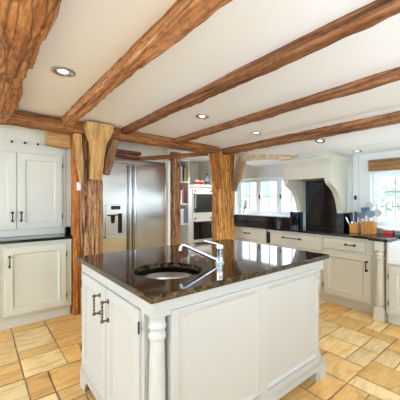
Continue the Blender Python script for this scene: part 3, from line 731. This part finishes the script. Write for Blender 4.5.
# sink unit
t, ya, yb = cab_unit('sink_cabinet', 'cream cabinet under the white sink at the right edge', 0.42, 1.126)
SXF = 3.47
MB().box(SXF, 4.03, 0.42, 1.126, 0.105, 0.655).build('body', 'paint', t, bevel=0.002)
MB().box(SXF + 0.05, SXF + 0.09, 0.42, 1.126, 0.0, 0.104).build('plinth', 'paint', t)
MB().box(SXF, 4.03, 1.108, 1.126, 0.655, 0.878).build('side_stile', 'paint', t)
xdoor(t, 0.78, 1.095, 0.13, 0.635, x=SXF, hg=1.101); xdoor(t, 0.45, 0.77, 0.13, 0.635, x=SXF)
sk = thing('butler_sink', 'white ceramic butler sink below the right-hand window', 'sink', (3.68, 0.80, 0.657))
b = MB(); x0, x1, y0, y1, z0, z1, wt = 3.435, 3.90, 0.46, 1.104, 0.657, 0.878, 0.028
b.box(x0, x1, y0, y1, z0, z0 + 0.03).box(x0, x0 + wt, y0, y1, z0 + 0.03, z1).box(x1 - wt, x1, y0, y1, z0 + 0.03, z1).box(x0 + wt, x1 - wt, y0, y0 + wt, z0 + 0.03, z1).box(x0 + wt, x1 - wt, y1 - wt, y1, z0 + 0.03, z1)
b.build('basin', 'ceramic', sk, bevel=0.006)
# worktop
wk = [(3.525, 4.15, 0), (3.525, 2.82, 0), (3.505, 2.80, 0), (3.505, 1.32, 0), (3.425, 1.29, 0), (3.425, 1.10, 0), (3.90, 1.10, 0), (3.90, 0.42, 0), (4.045, 0.42, 0), (4.045, 4.15, 0)]
tag(recentre(MB().prism(wk, (0, 0, 0.88), (0, 0, 0.031)).build('worktop', 'black', bevel=0.004)), 'long black granite worktop along the right wall under hood and windows', 'worktop')
b = MB().box(4.018, 4.045, 2.62, 4.15, 0.912, 1.043)
tag(recentre(b.build('granite_upstand', 'black', bevel=0.002)), 'black granite upstand below the worktop window sill', 'upstand')
tag(recentre(MB().box(4.018, 4.045, 1.71, 1.765, 0.912, 1.16).build('granite_upstand', 'black', bevel=0.002)), 'narrow black granite upstand right of the hood bracket', 'upstand')
spb = thing('splashback', 'black granite splashback behind the cooking zone under the hood', 'splashback', (4.0, 2.15, 0.912))
MB().box(4.022, 4.046, 1.870, 2.405, 0.912, 1.618).build('back_panel', 'black', spb)
MB().box(3.895, 4.046, 1.768, 1.868, 0.912, 1.147).build('side_block', 'black', spb, bevel=0.003)
MB().box(3.895, 4.046, 2.462, 2.60, 0.912, 1.147).build('side_block', 'black', spb, bevel=0.003)

# hood
hd = thing('cooker_hood', 'cream mantel cooker hood with curved side brackets on the right wall', 'hood', (3.8, 2.15, 1.15))
MB().box(3.56, 4.045, 1.79, 2.485, 1.62, 1.805).build('mantel', 'paint', hd, bevel=0.003)
pr = [(0.0, 1.77), (0.012, 1.782), (0.018, 1.80), (0.035, 1.825), (0.055, 1.838), (0.058, 1.865), (0.0, 1.865)]
cr = MB()
for z0, z1, e0, e1 in ((1.8055, 1.82, 0.010, 0.010), (1.82, 1.87, 0.012, 0.055), (1.87, 1.897, 0.060, 0.060), (1.897, 1.915, 0.045, 0.02)):
    A = [(3.56 - e0, 1.79 - e0, z0), (4.045, 1.79 - e0, z0), (4.045, 2.485 + e0, z0), (3.56 - e0, 2.485 + e0, z0)]
    B = [(3.56 - e1, 1.79 - e1, z1), (4.045, 1.79 - e1, z1), (4.045, 2.485 + e1, z1), (3.56 - e1, 2.485 + e1, z1)]
    cr.add(A + B, [(3, 2, 1, 0), (4, 5, 6, 7), (0, 1, 5, 4), (1, 2, 6, 5), (2, 3, 7, 6), (3, 0, 4, 7)])
cr.build('crown_moulding', 'paint', hd)
MB().prism([(3.59, 1.80, 1.916), (4.045, 1.80, 1.916), (4.045, 1.80, cz(4.045)), (3.59, 1.80, cz(3.59))], (0, 0, 0), (0, 0.675, 0)).build('chimney_box', 'paint', hd)
def corbel(y0, y1):
    ctrl = [(3.565, 1.619), (3.565, 1.59), (3.575, 1.565), (3.60, 1.54), (3.64, 1.52), (3.69, 1.495), (3.745, 1.46), (3.795, 1.41), (3.835, 1.35), (3.868, 1.28), (3.888, 1.22), (3.895, 1.19), (3.905, 1.18), (3.905, 1.15), (4.04, 1.15), (4.04, 1.619)]
    pts = [(a, y0, z) for a, z in ctrl]
    MB().prism(pts, (0, 0, 0), (0, y1 - y0, 0)).build('bracket', 'paint', hd)
corbel(1.792, 1.865); corbel(2.41, 2.483)

# ================================================================== FRIDGE
FY = 4.05
fr = thing('fridge_freezer', 'tall stainless steel side-by-side fridge freezer behind the island', 'fridge', (1.90, 4.4, 0))
MB().box(1.31, 2.505, FY + 0.07, 4.80, 0.02, 1.955).build('body', 'steel', fr, bevel=0.004)
MB().box(1.31, 2.505, FY + 0.015, FY + 0.069, 1.885, 1.955).build('top_grille', 'steel', fr, bevel=0.004)
MB().box(1.33, 2.485, FY + 0.05, FY + 0.068, 0.03, 0.12).build('toe_kick', 'blackp', fr)
for x0, x1, hx in ((1.31, 1.878, 1.845), (1.884, 2.505, 1.925)):
    d = MB().box(x0, x1, FY, FY + 0.069, 0.125, 1.88).build('door', 'steel', fr, bevel=0.008)
    hb = MB().tube([(hx, FY - 0.055, 0.30), (hx, FY - 0.055, 1.875)], 0.019, 14)
    for z in (0.40, 1.02, 1.43, 1.80): hb.tube([(hx, FY - 0.052, z), (hx, FY, z)], 0.011, 10)
    hb.build('handle', 'steel', d)
    if x0 < 1.4:
        MB().box(1.475, 1.735, FY - 0.012, FY - 0.0005, 0.78, 1.27).build('dispenser_frame', 'steel', d, bevel=0.004)
        MB().box(1.56, 1.70, FY - 0.016, FY - 0.0125, 1.19, 1.245).build('display', 'blackp', d)
        MB().box(1.665, 1.725, FY - 0.017, FY - 0.0125, 0.84, 1.13).build('dispenser_recess', 'shadowgap', d)
        MB().box(1.50, 1.71, FY - 0.022, FY - 0.013, 1.10, 1.118).tube([(1.585, FY - 0.03, 1.11), (1.585, FY - 0.03, 0.99)], [0.03, 0.018], 10).build('spigot', 'bronze', d)
        MB().box(1.47, 1.74, FY - 0.06, FY - 0.0125, 0.775, 0.80).build('drip_tray', 'steel', d, bevel=0.003)

# ================================================================== BOOKSHELF AND OVENS
OY = 4.6
bs = thing('bookshelf', 'narrow white bookshelf between the slim post and the ovens', 'bookshelf', (3.26, 4.8, 0))
MB().box(3.02, 3.045, OY, 5.15, 0, 2.14).box(3.375, 3.40, OY, 5.15, 0, 2.12).box(3.045, 3.375, 5.12, 5.15, 0, 2.12).build('carcass', 'white', bs)
SHZ = [0.10, 0.45, 0.86, 1.26, 1.70]
for z in SHZ: MB().box(3.046, 3.374, OY + 0.01, 5.119, z - 0.022, z).build('shelf', 'white', bs, bevel=0.002)
MB().box(3.02, 3.40, OY + 0.001, 5.1, 2.11, 2.135).build('top', 'white', bs)
def book(x, z, w, h, d, col, label, grp, nm='book'):
    t = tag(thing(nm, label, 'book', (x + w / 2, OY + 0.02 + d / 2, z)), label, 'book', grp)
    c = mat('cover_' + nm, srgb(*col), 0.55)
    y0 = OY + 0.02
    MB().box(x, x + w, y0, y0 + 0.004, z + 0.0005, z + h).box(x, x + 0.003, y0 + 0.004, y0 + d, z + 0.0005, z + h).box(x + w - 0.003, x + w, y0 + 0.004, y0 + d, z + 0.0005, z + h).build('cover', c, t)
    MB().box(x + 0.0035, x + w - 0.0035, y0 + 0.005, y0 + d - 0.004, z + 0.004, z + h - 0.004).build('page_block', mat('paper', srgb(240, 232, 214), 0.9), t)
    return t
rows = {1.70: ('cookbooks on the upper shelf', 'upper shelf', [(0.045, .27, (190, 90, 74), 'tall brick-red'), (0.05, .30, (60, 84, 130), 'tall navy blue'), (0.038, .31, (200, 210, 226), 'tall pale blue'), (0.045, .33, (36, 40, 48), 'tallest black'), (0.03, .28, (210, 180, 90), 'mustard yellow')]),
        1.26: ('cookbooks on the middle shelf', 'middle shelf', [(0.05, .30, (48, 50, 58), 'thick charcoal'), (0.04, .30, (180, 60, 66), 'bright red'), (0.035, .27, (236, 226, 214), 'cream'), (0.05, .32, (150, 70, 76), 'maroon'), (0.04, .25, (44, 56, 74), 'dark blue')]),
        0.86: ('files on the lower shelf', 'lower shelf', [(0.06, .30, (238, 240, 244), 'thick white'), (0.05, .29, (210, 224, 240), 'pale blue'), (0.05, .30, (232, 226, 216), 'ivory'), (0.05, .26, (90, 130, 180), 'mid blue')])}
for z, (grp, sh, items) in rows.items():
    x = 3.10
    for w, h, col, nm in items:
        if x + w > 3.372: break
        book(x, z, w, h, 0.2, col, '%s book on the %s of the narrow bookcase' % (nm, sh), grp); x += w + 0.003

ot = thing('oven_housing', 'white tall oven housing at the back with an open shelf on top', 'cabinet', (3.72, 4.87, 0))
OX0, OX1 = 3.402, 4.04
b = MB().box(OX0, OX0 + 0.07, OY, 5.15, 0.0, 1.565).box(OX1 - 0.02, OX1, OY, 5.15, 0, 1.565).box(OX0 + 0.07, OX1 - 0.02, OY, 5.15, 0.0, 0.44).box(OX0 + 0.07, OX1 - 0.02, 5.08, 5.15, 0.44, 1.565)
b.build('carcass', 'white', ot, bevel=0.002)
MB().box(OX0, OX1, OY - 0.025, 5.15, 1.61, 1.642).build('shelf', 'white', ot, bevel=0.004)
MB().box(OX0, OX1, OY, 5.15, 1.566, 1.609).build('fascia', 'white', ot, bevel=0.002)
bb = MB()
for k in range(8): bb.box(OX0, OX1, 5.12, 5.149, 1.644 + k * 0.068, 1.708 + k * 0.068)
bb.build('back_boards', 'boards', ot, bevel=0.004)
def oven(z0, z1, label):
    o = thing('built_in_oven', label, 'oven', (3.74, OY + 0.25, z0), 'built-in ovens')
    x0, x1 = OX0 + 0.073, OX1 - 0.023
    MB().box(x0, x1, OY + 0.02, 5.07, z0, z1).build('body', 'white', o)
    MB().box(x0, x1, OY - 0.012, OY + 0.019, z1 - 0.085, z1).build('control_panel', 'white', o, bevel=0.003)
    d = MB().box(x0, x1, OY - 0.012, OY + 0.019, z0, z1 - 0.088).build('door', 'white', o, bevel=0.003)
    MB().box(x0 + 0.02, x1 - 0.02, OY - 0.016, OY - 0.0125, z0 + 0.075, z1 - 0.10).build('door_glass', 'ovenglass', d)
    MB().tube([(x0 + 0.03, OY - 0.05, z1 - 0.105), (x1 - 0.03, OY - 0.05, z1 - 0.105)], 0.009, 10).tube([(x0 + 0.05, OY - 0.05, z1 - 0.105), (x0 + 0.05, OY - 0.012, z1 - 0.105)], 0.006, 8).tube([(x1 - 0.05, OY - 0.05, z1 - 0.105), (x1 - 0.05, OY - 0.012, z1 - 0.105)], 0.006, 8).build('handle', 'chrome', d)
    for kx in (x0 + 0.06, x1 - 0.06):
        MB().lathe([(0.016, 0), (0.014, 0.018)], (kx, OY - 0.0305, z1 - 0.042), 14, 'Y').build('knob', 'blackp', o)
oven(1.00, 1.562, 'upper steel oven with black glass door in the white housing')
oven(0.445, 0.995, 'lower steel oven under the other oven in the white housing')
redm = mat('red_tin_paint', srgb(168, 40, 44), 0.35); lid = mat('cream_enamel', srgb(236, 226, 210), 0.3)
for i, (x, lab) in enumerate(((3.685, 'left red storage tin on the shelf above the ovens'), (3.815, 'right red storage tin on the shelf above the ovens, nearer the bottle'))):
    j = thing('storage_tin', lab, 'tin', (x, OY + 0.12, 1.6440), 'red tins above the ovens')
    MB().lathe([(0.054, 1.6440), (0.056, 1.6480), (0.056, 1.7330), (0.054, 1.7350)], (x, OY + 0.12, 0), 20).build('tin_body', lid, j)
    MB().lathe([(0.0565, 1.6680), (0.0575, 1.6730), (0.0575, 1.7180), (0.0565, 1.7230)], (x, OY + 0.12, 0), 20).build('band', redm, j)
    MB().lathe([(0.057, 1.7355), (0.057, 1.7450), (0.012, 1.7510), (0.010, 1.7610), (0.003, 1.7650)], (x, OY + 0.12, 0), 20).build('lid', lid, j)
bt = thing('glass_bottle', 'clear bottle with blue label and dark stopper above the ovens', 'bottle', (3.965, OY + 0.12, 1.6440))
MB().lathe([(0.05, 1.6440), (0.055, 1.6530), (0.055, 1.7780), (0.03, 1.8180), (0.016, 1.8430), (0.016, 1.8730)], (3.965, OY + 0.12, 0), 20).build('bottle_glass', mat('pale_bottle_glass', srgb(190, 206, 214), 0.08), bt)
MB().lathe([(0.0555, 1.6730), (0.056, 1.6750), (0.056, 1.7330), (0.0555, 1.7350)], (3.965, OY + 0.12, 0), 20).build('bottle_label', mat('blue_label', srgb(56, 84, 140), 0.5), bt)
MB().lathe([(0.017, 1.8735), (0.02, 1.8830), (0.018, 1.9030), (0.006, 1.9110)], (3.965, OY + 0.12, 0), 14).build('stopper', 'blackp', bt)

# ================================================================== SMALL THINGS ON THE RIGHT WORKTOP
WZ = 0.912
# wooden knife block, leaning slots
kb = thing('knife_block', 'smaller beech block holding dark-handled knives left of the utensil box', 'knife block', (3.83, 1.575, WZ))
kx, ky, kw = 3.80, 1.535, 0.095
b = MB().box(kx - 0.05, kx + 0.06, ky, ky + kw, WZ, WZ + 0.012).box(kx - 0.05, kx - 0.04, ky, ky + kw, WZ + 0.012, WZ + 0.125).box(kx + 0.05, kx + 0.06, ky, ky + kw, WZ + 0.012, WZ + 0.125)
b.box(kx - 0.04, kx + 0.05, ky, ky + 0.01, WZ + 0.012, WZ + 0.125).box(kx - 0.04, kx + 0.05, ky + kw - 0.01, ky + kw, WZ + 0.012, WZ + 0.125)
b.build('block_body', 'pine', kb, bevel=0.003)
hm = {'navy': mat('navy_handle', srgb(46, 50, 104), 0.4), 'purple': mat('purple_handle', srgb(92, 66, 130), 0.4), 'blackk': mat('black_handle', srgb(26, 26, 32), 0.4), 'silver': mat('silver_handle', srgb(190, 192, 196), 0.25, 0.8)}
for k, (dx, dy, cn, lean, tall, lab) in enumerate([
    (-0.02, 0.030, 'navy', (-0.03, -0.02), 0.27, 'navy-handled knife standing foremost in the beech block'),
    (0.01, 0.050, 'purple', (-0.01, 0.00), 0.275, 'purple-handled knife, tallest in the beech block'),
    (0.02, 0.072, 'blackk', (0.0, 0.05), 0.25, 'black-handled knife leaning left in the beech block'),
    (-0.02, 0.076, 'silver', (-0.02, 0.07), 0.20, 'silver sharpening steel leaning farthest left in the beech block')]):
    bx, by = kx + dx, ky + dy; top_ = Vector((bx + lean[0], by + lean[1], WZ + tall)); bot = Vector((bx, by, WZ + 0.016)); mid = bot + (top_ - bot) * 0.5
    t = thing('kitchen_knife', lab, 'knife', bot, 'knives in the beech block')
    MB().tube([mid, mid + (top_ - mid) * 0.2, mid + (top_ - mid) * 0.8, top_], [0.007, 0.011, 0.012, 0.009], 10).build('knife_handle', hm[cn], t)
    MB().tube([bot, mid], [0.003, 0.006], 6).build('blade', 'chrome', t)
# utensil box
ub = thing('utensil_box', 'larger beech box packed with grey cooking utensils beside the knives', 'utensil holder', (3.82, 1.43, WZ))
ux, uy, uw, ud, uh = 3.775, 1.365, 0.125, 0.12, 0.15
b = MB().box(ux, ux + ud, uy, uy + uw, WZ, WZ + 0.012).box(ux, ux + 0.01, uy, uy + uw, WZ + 0.012, WZ + uh).box(ux + ud - 0.01, ux + ud, uy, uy + uw, WZ + 0.012, WZ + uh)
b.box(ux + 0.01, ux + ud - 0.01, uy, uy + 0.01, WZ + 0.012, WZ + uh).box(ux + 0.01, ux + ud - 0.01, uy + uw - 0.01, uy + uw, WZ + 0.012, WZ + uh)
b.build('box_body', 'pine', ub, bevel=0.003)
gm = mat('grey_nylon', srgb(104, 116, 130), 0.45); lg = mat('light_grey_silicone', srgb(190, 190, 184), 0.5); bgm = mat('blue_grey_nylon', srgb(82, 100, 122), 0.4)
def utensil(kind, label, dx, dy, lean, tall, m):
    bot = Vector((ux + dx, uy + dy, WZ + 0.016)); top_ = bot + Vector((lean[0], lean[1], tall))
    t = thing('cooking_' + kind, label, kind, bot, 'utensils in the beech box')
    neck = bot + (top_ - bot) * 0.68
    MB().tube([bot, neck], 0.005, 8).build('shaft', 'chrome', t)
    d = (top_ - bot).normalized(); s = d.cross(Vector((1, 0, 0))).normalized(); nn = s.cross(d)
    L = (top_ - neck).length
    if kind == 'whisk':
        h = MB()
        for a in range(6):
            an = PI * a / 6; u = s * math.cos(an) + nn * math.sin(an)
            h.tube([neck + d * L * (0.5 - 0.5 * math.cos(PI * i / 12 * 2 * 0.5)) + u * 0.04 * math.sin(PI * i / 12) for i in range(13)], 0.0018, 5)
        h.build('whisk_wires', m, t)
    else:
        outl = {'spatula': [(-0.02, 0), (-0.036, 0.3), (-0.04, 1), (0.04, 1), (0.036, 0.3), (0.02, 0)],
                'spoon': [(-0.01, 0), (-0.03, 0.25), (-0.037, 0.6), (-0.025, 0.93), (0, 1), (0.025, 0.93), (0.037, 0.6), (0.03, 0.25), (0.01, 0)],
                'ladle': [(-0.008, 0), (-0.034, 0.3), (-0.045, 0.65), (-0.03, 0.95), (0, 1), (0.03, 0.95), (0.045, 0.65), (0.034, 0.3), (0.008, 0)]}[kind]
        MB().prism([neck + s * (a * 1.25) + d * (L * c) for a, c in outl], nn * -0.004, nn * 0.008).build('head', m, t, bevel=0.002)
utensil('spatula', 'broad blue-grey spatula leaning left out of the beech box', 0.06, 0.085, (0.01, 0.035), 0.31, bgm)
utensil('spoon', 'light grey spoon standing tallest at the back of the beech box', 0.085, 0.075, (0.01, 0.01), 0.38, lg)
utensil('ladle', 'mid grey ladle facing front in the middle of the beech box', 0.03, 0.062, (-0.02, -0.03), 0.27, mat('slate_nylon', srgb(128, 138, 150), 0.45))
utensil('whisk', 'wire whisk standing behind the ladle in the beech box', 0.09, 0.035, (0.01, -0.03), 0.36, M['chrome'])
utensil('spoon', 'light grey slotted-looking spoon leaning right out of the beech box', 0.05, 0.028, (0.0, -0.075), 0.29, lg)
utensil('spatula', 'blue-grey spatula leaning farthest left beside the knives', 0.03, 0.10, (-0.01, 0.05), 0.25, gm)
# tubs under the window
for (y0, y1, c, lab, lc) in ((1.205, 1.315, (206, 44, 40), 'low red tub with a pale lid under the sink window', (214, 214, 220)), (1.112, 1.19, (120, 138, 126), 'low grey-green tub right of the red one under the window', (206, 214, 214))):
    t = thing('storage_tub', lab, 'tub', (3.97, (y0 + y1) / 2, WZ))
    MB().box(3.93, 4.01, y0, y1, WZ, WZ + 0.045).build('tub_body', mat('tub_plastic', srgb(*c), 0.35), t, bevel=0.005)
    MB().box(3.927, 4.013, y0 - 0.002, y1 + 0.002, WZ + 0.0455, WZ + 0.06).build('lid', mat('tub_lid', srgb(*lc), 0.35), t, bevel=0.004)
# dark switch on the boxed corner
s2 = thing('wall_switch', 'small dark switch on the white boxing right of the hood', 'switch', (4.013, 1.665, 1.31))
MB().box(4.003, 4.0145, 1.65, 1.682, 1.335, 1.39).build('plate', 'bronze', s2, bevel=0.003)
MB().box(3.997, 4.0025, 1.66, 1.672, 1.345, 1.372).build('toggle', 'blackp', s2)
# sprig plant on the sill
pt = thing('potted_sprig', 'silvery leafy sprig in a white pot on the worktop window sill', 'plant', (4.075, 3.72, 1.068))
MB().lathe([(0.035, 1.068), (0.045, 1.13), (0.048, 1.135), (0.042, 1.135), (0.038, 1.125), (0.001, 1.125)], (4.075, 3.72, 0), 20, caps=False).build('pot', 'ceramic', pt)
rnd = random.Random(5); b = MB()
for k in range(14):
    a = rnd.uniform(0, 2 * PI); L = rnd.uniform(0.08, 0.2); b0 = Vector((4.075, 3.72, 1.126)); r = rnd.uniform(0.02, 0.11)
    b1 = b0 + Vector((-abs(math.cos(a)) * r * 0.6, math.sin(a) * r, L)); b.tube([b0, (b0 + b1) / 2 + Vector((0, 0, 0.02)), b1], 0.0018, 5)
    for j in range(7):
        q = b0.lerp(b1, 0.35 + 0.65 * j / 6); d = Vector((rnd.gauss(0, 1), rnd.gauss(0, 1), rnd.gauss(0.4, 1))).normalized() * 0.032; w = d.orthogonal().normalized() * 0.012
        b.add([q, q + d * 0.5 + w, q + d, q + d * 0.5 - w], [(0, 1, 2, 3)])
b.build('leaves', 'sprig', pt, fix=False)

# ================================================================== DOWNLIGHTS
def downlight(x, y, r, label, power):
    z = cz(x); dz = (cz(x + 0.01) - cz(x - 0.01)) / 0.02
    if y > YS: z, dz = 2.22 - 0.02 * (x - X0) / (XW + 0.25 - X0), 0.0
    t = thing('downlight', label, 'ceiling light', (0, 0, 0), 'recessed ceiling downlights')
    t.matrix_basis = Matrix.Translation((x, y, z)) @ Matrix.Rotation(-math.atan(dz), 4, 'Y')
    o = MB().lathe([(r, -0.001), (r, -0.006), (r * 0.86, -0.010), (r * 0.72, -0.007), (r * 0.62, -0.002), (r * 0.43, -0.0035), (r * 0.43, -0.001)], (0, 0, 0), 32, caps=False).build('bezel', 'steel'); o.parent = t
    o = MB().lathe([(0.001, -0.0045), (r * 0.36, -0.004), (r * 0.42, -0.001)], (0, 0, 0), 24, caps=False).build('lamp', 'lamp'); o.parent = t
    l = bpy.data.lights.new('downlight_beam', 'SPOT'); l.energy = power; l.spot_size = math.radians(120); l.spot_blend = 0.8; l.color = (1.0, 0.92, 0.80); l.shadow_soft_size = 0.04
    lo = bpy.data.objects.new('downlight_beam', l); C.objects.link(lo); lo.parent = t; lo.location = (0, 0, -0.03)
for x, y, r, lab, pw in ((0.475, 2.10, 0.078, 'large bright downlight between the two leftmost joists', 4), (1.80, 2.22, 0.068, 'lit downlight between the third and fourth joists above the island', 4),
                     (2.70, 2.27, 0.066, 'downlight just left of the rightmost joist', 8), (3.295, 1.78, 0.062, 'downlight just right of the rightmost joist in front of the hood', 9), (3.82, 1.565, 0.055, 'small downlight nearest the right wall beside the hood', 0.2),
                     (3.66, 4.22, 0.06, 'added unseen downlight brightening the back corner in front of the ovens', 42), (1.46, 3.82, 0.06, 'added unseen downlight behind the crossbeam, brightening the wall above the fridge', 3.5)):  # these two are added, out of sight, to brighten the dark rear
    downlight(x, y, r, lab, pw)
